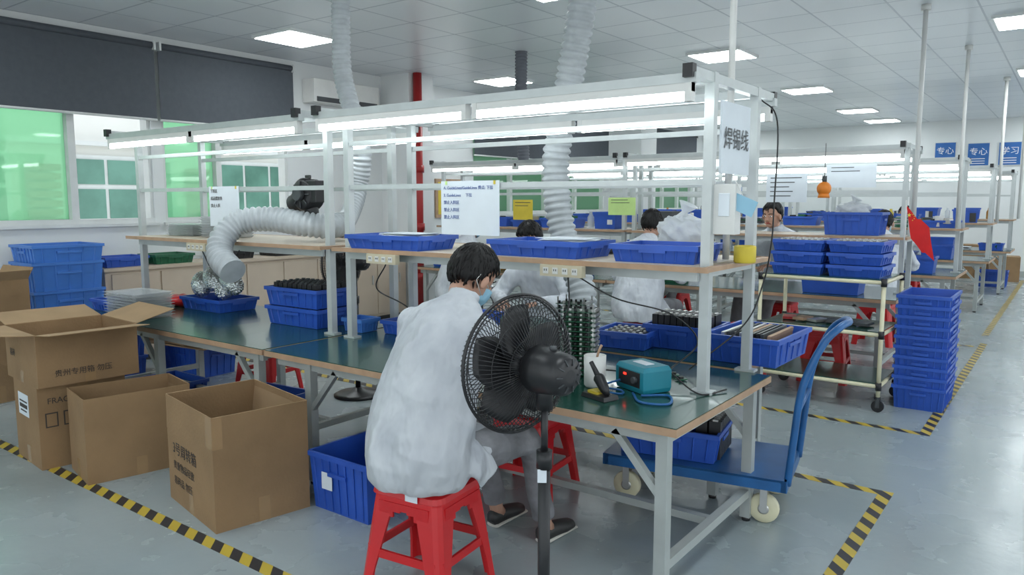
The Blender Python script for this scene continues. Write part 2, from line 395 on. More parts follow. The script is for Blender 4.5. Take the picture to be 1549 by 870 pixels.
# power strips
b=B();b.box((0,0,0),(.24,.035,.055),M_beige)
for k in range(4):
    b.box((-.085+k*.055,-.019,.0),(.03,.004,.03),M_whitep)
    for q in (-1,1): b.box((-.085+k*.055+q*.006,-.0215,.003),(.003,.003,.01),M_black)
ps=b.mesh('power_strip')
for x in (-3.22,-1.98,-5.15): inst(ps,'power_strip',(x,3.075,1.28))

for x,y,r in [(-3.27,3.28,.03),(-2.22,3.33,-.02),(-1.57,3.36,.05)]:
    tote('blue_tray',x,y,1.33,.60 if x<-3 else (.58 if x<-2 else .44),.36,.085,M_blue,r)
def papers(x,y,z,rz=0,n=4):
    b=B()
    for k in range(n): b.box((random.uniform(-.02,.02),random.uniform(-.02,.02),k*.004),(.3,.21,.002),M_paper,random.uniform(-.3,.3))
    b.obj('paper_sheets',(x,y,z),rz)
papers(-3.2,3.3,1.412,.3);papers(-2.1,3.35,1.412,.1)

# ------------------------------------------------------------ signs on rails
def sign(x0,x1,z0,z1,y,lines,size,nm='notice_sheet',m=M_ink):
    b=B();b.bx(x0,x1,y-.002,y+.002,z0,z1,M_paper);o=b.obj(nm)
    for i,l in enumerate(lines): text(l,(x0+.02,y-.004,z1-.045-i*(size*1.75)),(math.pi/2,0,0),size,m,o)
    b=B();b.box((x0+.04,y-.004,z1-.01),(.012,.004,.02),M_lime);b.box((x1-.03,y-.004,z1-.01),(.012,.004,.02),M_yel);b.obj('clips',parent=o)
    return o
sign(-2.87,-2.46,1.43,1.725,3.20,['A. GuideLines/GuideLines 焊点: 下拉','3. GuideLines     下拉','禁止入料区','禁止入料区','禁止入料区'],.023,m=M_inkb)
sign(-5.17,-4.80,1.43,1.72,3.20,['下料区','成品摆放处','禁止入料'],.03)
b=B();b.bx(-1.30,-1.29,3.30,3.66,1.74,2.06,M_paper);o=b.obj('hanging_sign')
text('焊锡线',(-1.286,3.32,1.86),(math.pi/2,0,math.pi/2),.105,M_dark,o)

# ------------------------------------------------------------ ducts
def bez(pts,n=14):
    out=[];P=[V(p) for p in pts];P=[2*P[0]-P[1]]+P+[2*P[-1]-P[-2]]
    for i in range(1,len(P)-2):
        for k in range(n):
            t=k/n;a,b_,c,d=P[i-1:i+3]
            out.append(.5*((2*b_)+(c-a)*t+(2*a-5*b_+4*c-d)*t*t+(3*b_-a-3*c+d)*t**3))
    out.append(P[-2]);return out
def duct(pts,r,m,name='flexible_duct',pitch=.038,parent=None):
    c=bez(pts,40);L=[0]
    for a,q in zip(c,c[1:]): L.append(L[-1]+(q-a).length)
    n=int(L[-1]/(pitch/4));res=[];j=0
    for i in range(n+1):
        s=L[-1]*i/n
        while j<len(L)-2 and L[j+1]<s:j+=1
        t=(s-L[j])/max(1e-6,L[j+1]-L[j]);res.append(c[j].lerp(c[j+1],t))
    b=B();b.tube(res,[r*(1,.97,.82,.93)[i%4] for i in range(n+1)],m,24,cap=True)
    return b.obj(name,parent=parent)
duct([(-4.72,4.12,3.35),(-4.73,4.12,2.95),(-4.72,4.12,2.6),(-4.62,4.12,2.3),(-4.52,4.12,2.0),(-4.55,4.1,1.72),(-4.42,3.88,1.50),(-4.2,3.6,1.45)],.075,M_duct)
duct([(-4.2,3.62,1.45),(-4.17,3.46,1.44),(-4.28,3.33,1.46),(-4.48,3.24,1.49),(-4.64,3.1,1.47),(-4.68,2.98,1.36),(-4.62,2.92,1.24),(-4.45,2.90,1.15)],.088,M_duct)
duct([(-2.72,4.55,3.35),(-2.78,4.52,2.85),(-2.88,4.5,2.3),(-2.96,4.5,1.86),(-2.9,4.5,1.4),(-2.72,4.45,1.05),(-2.66,4.4,.86)],.1,M_duct,pitch=.05)
duct([(-5.36,7.4,3.35),(-5.36,7.4,2.8),(-5.36,7.45,2.1)],.075,M_ductd)
e=empty('exhaust_blower',(-4.33,3.44,1.66))
b=B();Mx=Matrix.Rotation(math.pi/2,4,'X')
b.lathe([(.05,-.07),(.1,-.065),(.115,-.045),(.115,.045),(.1,.065),(.05,.07)],M_black,24,Mx)
b.box((.09,0,.02),(.12,.12,.15),M_black);b.cyl((-.02,0,-.02),(-.16,0,-.07),.07,M_black,20);b.cyl((0,-.07,0),(0,-.11,0),.045,M_dark,16)
for k in range(8):
    a=k*math.pi/4;b.beam((.05*math.cos(a),-.075,.05*math.sin(a)),(.095*math.cos(a),-.072,.095*math.sin(a)),.01,.01,M_dark)
b.cyl((.02,0,-.06),(.03,0,-.14),.05,M_black,16);b.box((0,0,.12),(.05,.02,.03),M_black)
b.obj('housing',parent=e,bev=.006)

# ------------------------------------------------------------ conduits
def conduit(x,y,z0,r=.018):
    b=B();b.cyl((x,y,z0),(x,y,3.35),r,M_whitep,12);b.cyl((x,y,3.3),(x,y,3.35),r*2,M_whitep,12);b.obj('conduit_pole')
conduit(-1.33,3.5,1.34,.016);conduit(-1.2,7.8,1.3,.02);conduit(-1.1,10.1,1.3,.02);conduit(-.92,13.0,1.3,.022);conduit(-.8,15.6,1.3,.022)
b=B();b.box((0,0,0),(.1,.07,.22),M_whitep);b.box((.0,-.037,.02),(.05,.004,.1),M_paper);b.obj('control_box',(-1.24,3.26,1.58),0,bev=.008)
b=B();b.box((0,0,0),(.11,.004,.07),M_mask,Matrix.Rotation(.4,3,'Y'));b.tube(bez([(0,0,.03),(-.03,0,.09),(-.05,0,.12)],6),.002,M_whitep,6);b.obj('face_mask',(-1.16,3.24,1.6))
def cable(pts,r=.004,m=M_black):
    b=B();b.tube(bez(pts,10),r,m,6);b.obj('power_cable')
cable([(-1.3,3.82,2.12),(-1.2,3.78,2.0),(-1.19,3.75,1.6),(-1.2,3.76,1.4),(-1.24,3.78,1.2),(-1.3,3.7,1.0),(-1.5,3.5,.78)])
cable([(-1.95,3.08,1.26),(-1.93,3.05,1.1),(-2.0,3.02,.95),(-1.85,3.0,.85),(-1.7,3.3,.775),(-1.6,3.3,.775)])
cable([(-1.9,3.08,1.26),(-1.75,3.2,1.15),(-1.6,3.5,1.05),(-1.5,3.6,.9),(-1.52,3.25,.8)])
cable([(-3.2,3.08,1.25),(-3.3,3.1,1.1),(-3.1,3.15,1.0),(-3.0,3.3,.8)])
cable([(-5.1,3.08,1.25),(-5.0,3.1,1.12),(-4.8,3.12,1.2),(-4.7,3.12,1.27)])
b=B();b.lathe([(.045,0),(.05,.005),(.05,.075),(.044,.08),(.044,.01)],M_yel,20);b.obj('yellow_tub',(-1.22,3.45,1.332))

# ------------------------------------------------------------ items on the front bench
b=B()
for k in range(14):
    z=.01+k*.024
    b.box((0,0,z),(.17,.13,.0025),M_pcb)
    for q in range(6):
        b.cyl((-.07+q*.028,-.05,z),(-.07+q*.028,-.05,z+.016),.008,M_tin if q%2 else M_black,8)
        b.cyl((-.07+q*.028,.045,z),(-.07+q*.028,.045,z+.014),.006,M_black,8)
    b.box((.082,0,z+.008),(.01,.1,.014),M_tin)
for sx in(-1,1):
    for sy in (-1,1): b.cyl((sx*.075,sy*.055,0),(sx*.075,sy*.055,.36),.004,M_tin,6)
me=b.mesh('circuit_board_stack');inst(me,'circuit_board_stack',(-1.95,3.2,.752),.3);inst(me,'circuit_board_stack',(-2.12,3.42,.752),.15)
b=B();b.lathe([(.042,0),(.05,.01),(.052,.15),(.048,.15),(.046,.02)],M_whitep,24);b.tube(bez([(.0,0,.1),(.02,.0,.17),(.03,.01,.2)],5),.006,M_wood,8);b.obj('solvent_cup',(-1.76,3.02,.752))
e=empty('soldering_station',(-1.56,3.12,.752),-.45)
b=B();b.rings([rect(.10,.075,0),rect(.105,.08,.02),rect(.105,.08,.1),rect(.095,.07,.12)],M_teal)
b.box((0,-.078,.06),(.16,.008,.07),M_black);b.cyl((.05,-.08,.06),(.05,-.1,.06),.015,M_dark);b.box((-.03,-.083,.075),(.02,.004,.01),M_lred);b.box((0,.0,.122),(.1,.05,.004),M_paper)
b.obj('body',parent=e,bev=.004)
b=B();b.tube(bez([(-.06,-.085,.04),(-.1,-.16,.01),(-.02,-.2,.006),(.05,-.16,.006),(.0,-.13,.008),(-.14,-.19,.01),(-.2,-.16,.06)],10),.005,M_trol,8);b.obj('cable',parent=e)
e=empty('soldering_iron_stand',(-1.64,2.86,.752),-.3)
b=B();b.rings([rect(.075,.045,0),rect(.07,.042,.018)],M_black);b.box((-.02,0,.022),(.06,.055,.014),M_yel);b.obj('base_with_sponge',parent=e)
b=B();R=Matrix.Translation((.05,0,.02))@Matrix.Rotation(-.7,4,'Y');b.lathe([(.012,0),(.022,.03),(.026,.09),(.02,.1)],M_black,16,R)
b.tube([R@V((0,0,.08)),R@V((0,0,.17))],[.013,.010],M_black,12);b.obj('iron_and_holder',parent=e)
b=B();b.tube(bez([(-1.5,2.98,.757),(-1.4,3.05,.757),(-1.34,2.92,.757),(-1.45,2.88,.757),(-1.55,3.0,.757)],10),.006,M_trol,6);b.tube(bez([(-1.45,3.16,.84),(-1.3,3.15,.76),(-1.23,3.3,.76)],8),.004,M_black,6);b.obj('coiled_cord')
# small parts lying by the station
b=B();rq=random.Random(11)
for k in range(9):
    px_,py_=rq.uniform(-.22,.22),rq.uniform(-.07,.07);a=rq.uniform(0,3)
    if k%3==0: b.box((px_,py_,.006),(.05,.035,.004),M_pcb,a);b.box((px_,py_,.014),(.02,.015,.012),M_black,a)
    elif k%3==1: b.cyl((px_,py_,0),(px_,py_,.02),.012,M_tin,12);b.cyl((px_,py_,.02),(px_,py_,.024),.008,M_black,12)
    else: b.box((px_,py_,.008),(.03,.02,.016),M_dark,a)
b.obj('small_components',(-1.62,3.42,.751),.1)

def black_parts(name,x,y,z,L,W,H,nx,ny,rz=0,cap=M_tin):
    b=B()
    for i in range(nx):
        for j in range(ny):
            px=-L/2+L*(i+.5)/nx;py=-W/2+W*(j+.5)/ny
            b.box((px,py,H/2),(L/nx*.85,W/ny*.8,H),M_black);b.box((px,py,H+.004),(L/nx*.4,W/ny*.35,.01),cap)
    return b.obj(name,(x,y,z),rz)
tote('blue_tray',-2.12,4.05,.752,.34,.34,.1,rz=.1);black_parts('parts_in_tray',-2.12,4.05,.765,.26,.27,.075,6,4,.1)
tote('blue_tote',-1.83,4.22,.752,.42,.34,.14,rz=.05);black_parts('black_modules',-1.83,4.22,.765,.35,.26,.18,9,2,.05)
tote('blue_tote',-1.38,4.16,.752,.42,.56,.15,rz=-.02)
b=B()
for k in range(9): b.box((-.12+k*.03,random.uniform(-.03,.03),.07),(.018,.4,.12),random.choice([M_tin,M_dark,M_black,M_wood]),Matrix.Rotation(random.uniform(-.2,.2),3,'Y'))
b.obj('metal_parts',(-1.38,4.16,.78))

# left bench items
for k in range(2): tote('blue_tray',-4.32,3.42,.752+k*.135,.56,.36,.13,rz=.02)
black_parts('black_modules',-4.32,3.42,1.0,.46,.28,.045,9,5,.02,cap=M_dark);black_parts('black_modules',-4.32,3.42,.80,.46,.28,.04,9,5,.02,cap=M_dark)
tote('small_parts_bin',-3.8,3.42,.752,.2,.17,.09,M_blue2);tote('blue_tray',-3.42,3.56,.752,.40,.28,.09);tote('blue_tray',-3.4,3.98,.752,.5,.34,.1)
b=B()
for k in range(9):
    z=k*.021
    b.rings([rect(.19,.13,z),rect(.205,.145,z+.018),rect(.215,.155,z+.018),rect(.215,.155,z+.0205)],M_clear)
    for i in range(5): b.box((-.14+i*.07,0,z+.012),(.03,.24,.006),M_clear)
me2=b.mesh('blister_tray_stack');inst(me2,'blister_tray_stack',(-5.62,2.86,.752),.05)
inst(me2,'blister_tray_stack',(-5.35,3.45,1.332),.0,sc=.85);inst(me2,'blister_tray_stack',(-5.85,3.45,1.332),.1,sc=(.8,.8,.5))
tote('blue_tray',-6.1,2.95,.752,.38,.3,.09);tote('blue_tray',-5.5,3.45,.752,.56,.36,.1)
b=B();rz_=random.Random(3)
for k in range(4):
    Mk=Matrix.Translation((k*.15-.22,rz_.uniform(-.05,.05),.10+.05*(k%2)))@Matrix.Rotation(1.0+rz_.uniform(-.3,.3),4,'Z')@Matrix.Rotation(.2,4,'X')
    b.ell((0,0,0),(.075,.21,.08),M_bubble,Mk,64,44,lambda d:1+.06*math.sin(d.x*17+k)*math.cos(d.y*19)+.05*math.sin(d.y*41+d.z*23+k)+.035*abs(math.sin(d.x*53+d.y*31+k*2)))
b.obj('foil_wrapped_goods',(-5.48,3.45,.84),.0)
b=B();b.ell((0,0,0),(.12,.1,.05),M_red,None,20,14,lambda d:1+.1*math.sin(d.x*9+d.y*7));b.obj('red_bag',(-5.9,3.35,.80))

# ------------------------------------------------------------ trolley
e=empty('platform_trolley',(-1.56,3.86,0),.17)
b=B()
b.box((0,0,.25),(.92,.58,.012),M_trol)
for sy in(-1,1): b.box((0,sy*.275,.225),(.94,.03,.06),M_trol)
for sx in(-1,1): b.box((sx*.46,0,.225),(.03,.58,.06),M_trol)
for k in (-.2,0,.2): b.box((k,0,.225),(.03,.55,.04),M_trol)
h=bez([(.47,-.24,.22),(.49,-.24,.45),(.52,-.235,.72),(.60,-.2,.93),(.67,-.12,1.01),(.70,0,1.02),(.67,.12,1.01),(.60,.2,.93),(.52,.235,.72),(.49,.24,.45),(.47,.24,.22)],8)
b.tube(h,.018,M_trol,10);b.tube([(.505,-.237,.6),(.505,.237,.6)],.014,M_trol,8)
b.obj('deck_and_handle',parent=e)
b=B()
for sx in (-1,1):
    for sy in (-1,1):
        x,y=sx*.36,sy*.21
        b.box((x,y,.19),(.1,.09,.012),M_tin)
        for q in(-1,1): b.box((x,y+q*.03,.13),(.035,.005,.12),M_tin)
        Mw=Matrix.Translation((x,y,.075))@Matrix.Rotation(math.pi/2,4,'X')
        b.lathe([(.03,-.02),(.07,-.02),(.075,-.012),(.075,.012),(.07,.02),(.03,.02)],M_cream,24,Mw);b.lathe([(.02,-.026),(.028,-.024),(.028,.024),(.02,.026)],M_tin,12,Mw)
b.obj('wheels',parent=e)
tote('blue_tote',-1.7,3.8,.258,.56,.4,.16,rz=.17);black_parts('black_modules',-1.5,3.86,.27,.14,.32,.2,2,8,.17);black_parts('black_modules',-1.85,3.76,.27,.14,.3,.1,2,5,.17)

# ------------------------------------------------------------ stools
def stool_mesh():
    b=B();H=.47;s=.155
    def rr(hs,z,r=.05,n=4):
        P=[]
        for cx,cy,a0 in [(hs-r,hs-r,0),(-hs+r,hs-r,90),(-hs+r,-hs+r,180),(hs-r,-hs+r,270)]:
            for k in range(n+1):
                a=math.radians(a0+90*k/n);P.append((cx+r*math.cos(a),cy+r*math.sin(a),z))
        return P
    b.rings([rr(s+.014,H-.085),rr(s+.012,H-.04),rr(s+.02,H-.035),rr(s+.016,H-.012),rr(s-.004,H-.003),rr(s-.03,H),rr(.03,H-.004,.025),],M_red,capa=False)
    SP=.05
    for sx in(-1,1):
        for sy in(-1,1):
            def L(z):
                k=(H-.05-z)/(H-.05);o=s+.010+k*SP;w=.115-.05*min(1,k*1.3);return o,w
            rings=[]
            for z in (H-.04,H*.75,H*.5,H*.25,.0):
                o,w=L(z);t=.012
                pts=[(o-.012,o-.012),(o,o-.03),(o,o-w),(o-t,o-w),(o-t,o-.035),(o-.035,o-t),(o-w,o-t),(o-w,o),(o-.03,o)]
                P=[(sx*px,sy*py,z) for px,py in pts]
                if sx*sy<0:P=P[::-1]
                rings.append(P)
            b.rings(rings,M_red)
    z=.19;k=(H-.05-z)/(H-.05);o=s+.002+k*SP
    for q in(-1,1):
        b.box((q*o,0,z),(.012,o*1.8,.035),M_red);b.box((0,q*o,z),(o*1.8,.012,.035),M_red)
    for q in (-1,1):
        for a in range(2):
            for k in range(-3,4):
                u=k*.035;dz=.07*(abs(k)/3)**2
                c=(u,q*(s+.012),H-.075-dz/2) if a==0 else (q*(s+.012),u,H-.075-dz/2)
                b.box(c,(.036,.01,.03+dz) if a==0 else (.01,.036,.03+dz),M_red)
    return b.mesh('plastic_stool')
SM=stool_mesh()
def stool(x,y,rz=0): return inst(SM,'plastic_stool',(x,y,0),rz)
stool(-2.10,2.24,.12);stool(-2.35,3.35,.1);stool(-5.45,3.85,.2);stool(-3.28,6.5,.3);stool(-2.4,6.9,.2);stool(-1.75,7.14,.1)
b=B();b.box((0,0,0),(.06,.001,.03),M_paper);b.obj('stool_label',(-2.03,2.066,.45),.12)

# ------------------------------------------------------------ cartons
def carton(name,x,y,z,L,W,H,rz,flaps=(),closed=False):
    b=B();t=.005
    if closed:
        b.bx(-L/2,L/2,-W/2,W/2,0,H,M_kraft);b.bx(-L/2-.0005,L/2+.0005,-.03,.03,H-.08,H+.0008,M_tape)
    else:
        b.rings([rect(L/2,W/2,0),rect(L/2,W/2,H),rect(L/2-t,W/2-t,H),rect(L/2-t,W/2-t,.005)],M_kraft)
    for sd,ang,ln in flaps:
        a=math.radians(ang);o=math.sin(a)*ln;u=math.cos(a)*ln
        if sd=='+x': p=[(L/2,-W/2+.004,H),(L/2,W/2-.004,H),(L/2+o,W/2-.01,H+u),(L/2+o,-W/2+.01,H+u)]
        if sd=='-x': p=[(-L/2,-W/2+.004,H),(-L/2,W/2-.004,H),(-L/2-o,W/2-.01,H+u),(-L/2-o,-W/2+.01,H+u)]
        if sd=='+y': p=[(-L/2+.004,W/2,H),(L/2-.004,W/2,H),(L/2-.01,W/2+o,H+u),(-L/2+.01,W/2+o,H+u)]
        if sd=='-y': p=[(-L/2+.004,-W/2,H),(L/2-.004,-W/2,H),(L/2-.01,-W/2-o,H+u),(-L/2+.01,-W/2-o,H+u)]
        p=[V(q) for q in p];n=(p[1]-p[0]).cross(p[2]-p[0]).normalized()*.004
        b.rings([[q for q in p],[q+n for q in p]],M_kraft_in)
    b.bx(-.03,.03,-W/2-.0008,-W/2,0,H*.22,M_tape)
    b.bx(L/2,L/2+.0008,-.03,.03,0,H*.22,M_tape)
    return b.obj(name,(x,y,z),rz)
c1=carton('cardboard_box',-3.53,2.28,0,.64,.50,.58,-.19,[('+x',192,.2),('-x',170,.2),('+y',188,.24)])
for i,(l,s) in enumerate([('3号周转箱',.075),('贵重物品轻放',.05),('易碎品 勿压',.05)]): text(l,(-.24,-.252,.28-i*.085),(math.pi/2,0,0),s,M_ink,c1)
b=B();b.bx(.32,.3206,-.25,-.2,.42,.58,M_tape);b.bx(.24,.32,-.2506,-.25,.42,.58,M_tape);b.obj('corner_tape',parent=c1)
c2=carton('cardboard_box',-4.555,2.225,0,.39,.585,.5,-.2,[('+y',185,.2)])
c3=carton('cardboard_box',-5.10,2.12,0,.46,.5,.51,-.1,[],closed=True)
text('FRAGILE',(.232,-.2,.40),(math.pi/2,0,math.pi/2),.05,M_ink,c3)
b=B()
for k in range(2): b.box((.2313,-.18+k*.1,.3),(.0006,.07,.09),M_ink);b.box((.2318,-.18+k*.1,.3),(.0006,.055,.075),M_kraft)
b.obj('handling_marks',parent=c3)
b=B();b.box((-.05,-.2512,.36),(.2,.0006,.14),M_paper);b.box((-.05,-.2516,.38),(.15,.0006,.01),M_ink);b.box((-.05,-.2516,.35),(.15,.0006,.025),M_ink);b.box((-.05,-.2516,.32),(.12,.0006,.01),M_ink);b.obj('shipping_label',parent=c3)
c4=carton('cardboard_box',-5.10,2.15,.512,.56,.58,.32,-.08,[('-y',84,.26),('+x',84,.22),('-x',80,.28),('+y',75,.26)])
text('贵州专用箱 勿压',(.283,-.2,.06),(math.pi/2,0,math.pi/2),.045,M_ink,c4);text('易碎',(-.2,-.292,.15),(math.pi/2,0,0),.05,M_ink,c4)
carton('cardboard_box',-7.1,2.3,0,.55,.6,.62,.1,[],closed=True);carton('cardboard_box',-7.1,2.3,.622,.5,.55,.36,.1,[('+x',40,.1),('+y',30,.1)])
b=B()
for k in range(7): b.box((random.uniform(-.05,.05),random.uniform(-.05,.05),.01+k*.02),(.9,.6,.012),M_kraft if k%2 else M_kraft_in,random.uniform(-.15,.15))
b.obj('flattened_cardboard',(-6.6,3.9,.30))
tote('blue_tote',-6.6,3.9,0,.62,.42,.29,rz=.05)
tote('blue_tote',-5.75,3.15,0,.5,.36,.2,rz=.0);tote('blue_tote',-6.85,3.2,0,.55,.4,.25);tote('blue_tote',-6.85,3.2,.22,.55,.4,.25)
tote('blue_tote',-4.7,3.3,0,.55,.4,.22,rz=.1)
tote('blue_tote',-2.95,2.72,0,.46,.52,.31,rz=0.0)
b=B();b.box((-.08,-.252,.17),(.08,.002,.09),M_paper);b.obj('tote_label',(-2.95,2.72,0))

for k in range(4): tote('blue_tote',-7.55,3.10,k*.255,.5,.62,.30,M_blue if k<2 else M_blue2,ribs=True)
tote('blue_tote',-7.55,3.11,1.02,.5,.62,.2,M_blue2)
b=B();b.bx(-7.98,-7.5,3.5,7.6,.06,.93,M_cab);b.bx(-7.98,-7.47,3.48,7.62,.93,.96,M_cab);b.bx(-7.95,-7.55,3.55,7.55,0,.06,M_dark)
y=3.55
while y<7.5:
    b.bx(-7.5,-7.485,y+.01,y+.49,.1,.9,M_cab);b.bx(-7.485,-7.47,y+.4,y+.415,.5,.62,M_tin);y+=.5
b.obj('storage_cabinet')
for y,mm in [(3.75,M_blue),(4.25,M_pcb),(5.0,M_black),(5.7,M_black),(6.4,M_blue2)]: tote('storage_tray',-7.72,y,.962,.36,.44,.1,mm)

# ------------------------------------------------------------ fans
def fan(name,x,y,h,face,R,tilt=0,pole_r=.012):
    e=empty(name,(x,y,0));G=.13
    b=B()
    b.lathe([(.2,0),(.2,.015),(.17,.03),(.06,.045),(.035,.07)],M_black,32)
    b.cyl((0,0,.04),(0,0,h*.72),.021,M_black,16);b.cyl((0,0,h*.72-.03),(0,0,h*.72+.03),.027,M_black,16);b.cyl((0,0,h*.7),(0,0,h-.1),pole_r,M_black,12)
    b.cyl((0,0,h-.13),(0,0,h-.02),.028,M_black,16)
    b.obj('stand',parent=e)
    d=V((math.cos(face)*math.cos(tilt),math.sin(face)*math.cos(tilt),math.sin(tilt)))
    Q=d.to_track_quat('Z','Y').to_matrix().to_4x4();Mh=Matrix.Translation((0,0,h))@Q
    b=B();b.M=Mh
    b.lathe([(.02,-.12),(.05,-.115),(.068,-.095),(.072,-.05),(.078,-.01),(.08,.03),(.06,.04)],M_black,32)
    b.cyl((0,.07,-.04),(0,.085,-.04),.012,M_dark,10)
    for k in range(10):
        a=k*math.pi/5;b.beam((.035*math.cos(a),.035*math.sin(a),-.121),(.055*math.cos(a),.055*math.sin(a),-.113),.004,.004,M_dark)
    b.obj('motor',parent=e)
    b=B();b.M=Mh
    z0=G
    for rr,zz,th in [(R,z0,.006),(R*.97,z0+.012,.003),(R*.97,z0-.012,.003)]:
        b.tube([(rr*math.cos(2*math.pi*k/64),rr*math.sin(2*math.pi*k/64),zz) for k in range(65)],th,M_black,6,cap=False)
    for rr,zz in [(R*.72,z0-.065),(R*.45,z0-.08),(R*.72,z0+.06),(R*.45,z0+.072)]:
        b.tube([(rr*math.cos(2*math.pi*k/48),rr*math.sin(2*math.pi*k/48),zz) for k in range(49)],.0018,M_black,4,cap=False)
    N=84
    for k in range(N):
        a=2*math.pi*k/N;c,s_=math.cos(a),math.sin(a);a2=a+.12;c2,s2=math.cos(a2),math.sin(a2)
        b.tube([(.06*c,.06*s_,z0-.09),(R*.45*c,R*.45*s_,z0-.082),(R*.75*c,R*.75*s_,z0-.065),(R*.93*c,R*.93*s_,z0-.035),(R*c,R*s_,z0)],.0015,M_black,4,cap=False)
        b.tube([(.05*c,.05*s_,z0+.08),(R*.45*c2,R*.45*s2,z0+.074),(R*.75*c2,R*.75*s2,z0+.062),(R*.93*c,R*.93*s_,z0+.035),(R*c,R*s_,z0)],.0015,M_black,4,cap=False)
    b.lathe([(.065,.075+z0-.005),(.065,z0+.088),(.05,z0+.092)],M_black,24)
    b.lathe([(.07,z0-.105),(.075,z0-.09),(.07,z0-.085)],M_black,24)
    b.obj('grille',parent=e)
    b=B();b.M=Mh
    b.lathe([(.035,z0-.04),(.045,z0-.03),(.045,z0+.03),(.03,z0+.04)],M_black,20);b.cyl((0,0,.03),(0,0,z0),.01,M_tin,8)
    for k in range(5):
        a=2*math.pi*k/5;rows=[]
        for q in range(7):
            r=.04+(R*.86-.04)*q/6;w=.035+.075*math.sin(math.pi*min(1,q/6*.75+.1));tw=.5-.22*q/6
            row=[]
            for u in range(6):
                ang=a+((u/5-.5)*w*1.7/max(r,.07))+.25*q/6;zz=z0+(u/5-.5)*w*math.sin(tw)*1.2
                row.append((r*math.cos(ang),r*math.sin(ang),zz))
            rows.append(row)
        vs=[[b.v(p) for p in row] for row in rows]
        for i in range(6):
            for u in range(5): b.face([vs[i][u],vs[i+1][u],vs[i+1][u+1],vs[i][u+1]],M_black,True)
    o=b.obj('blades',parent=e);md=o.modifiers.new('s','SOLIDIFY');md.thickness=.002
    return e
fan('pedestal_fan',-1.357,2.006,1.07,math.radians(166.6),.235)
fan('pedestal_fan',-4.72,4.20,1.12,math.radians(-165),.27,pole_r=.014)
b=B();b.box((0,0,0),(.03,.001,.045),M_paper);b.obj('fan_label',(-1.35,1.983,.72),.6)

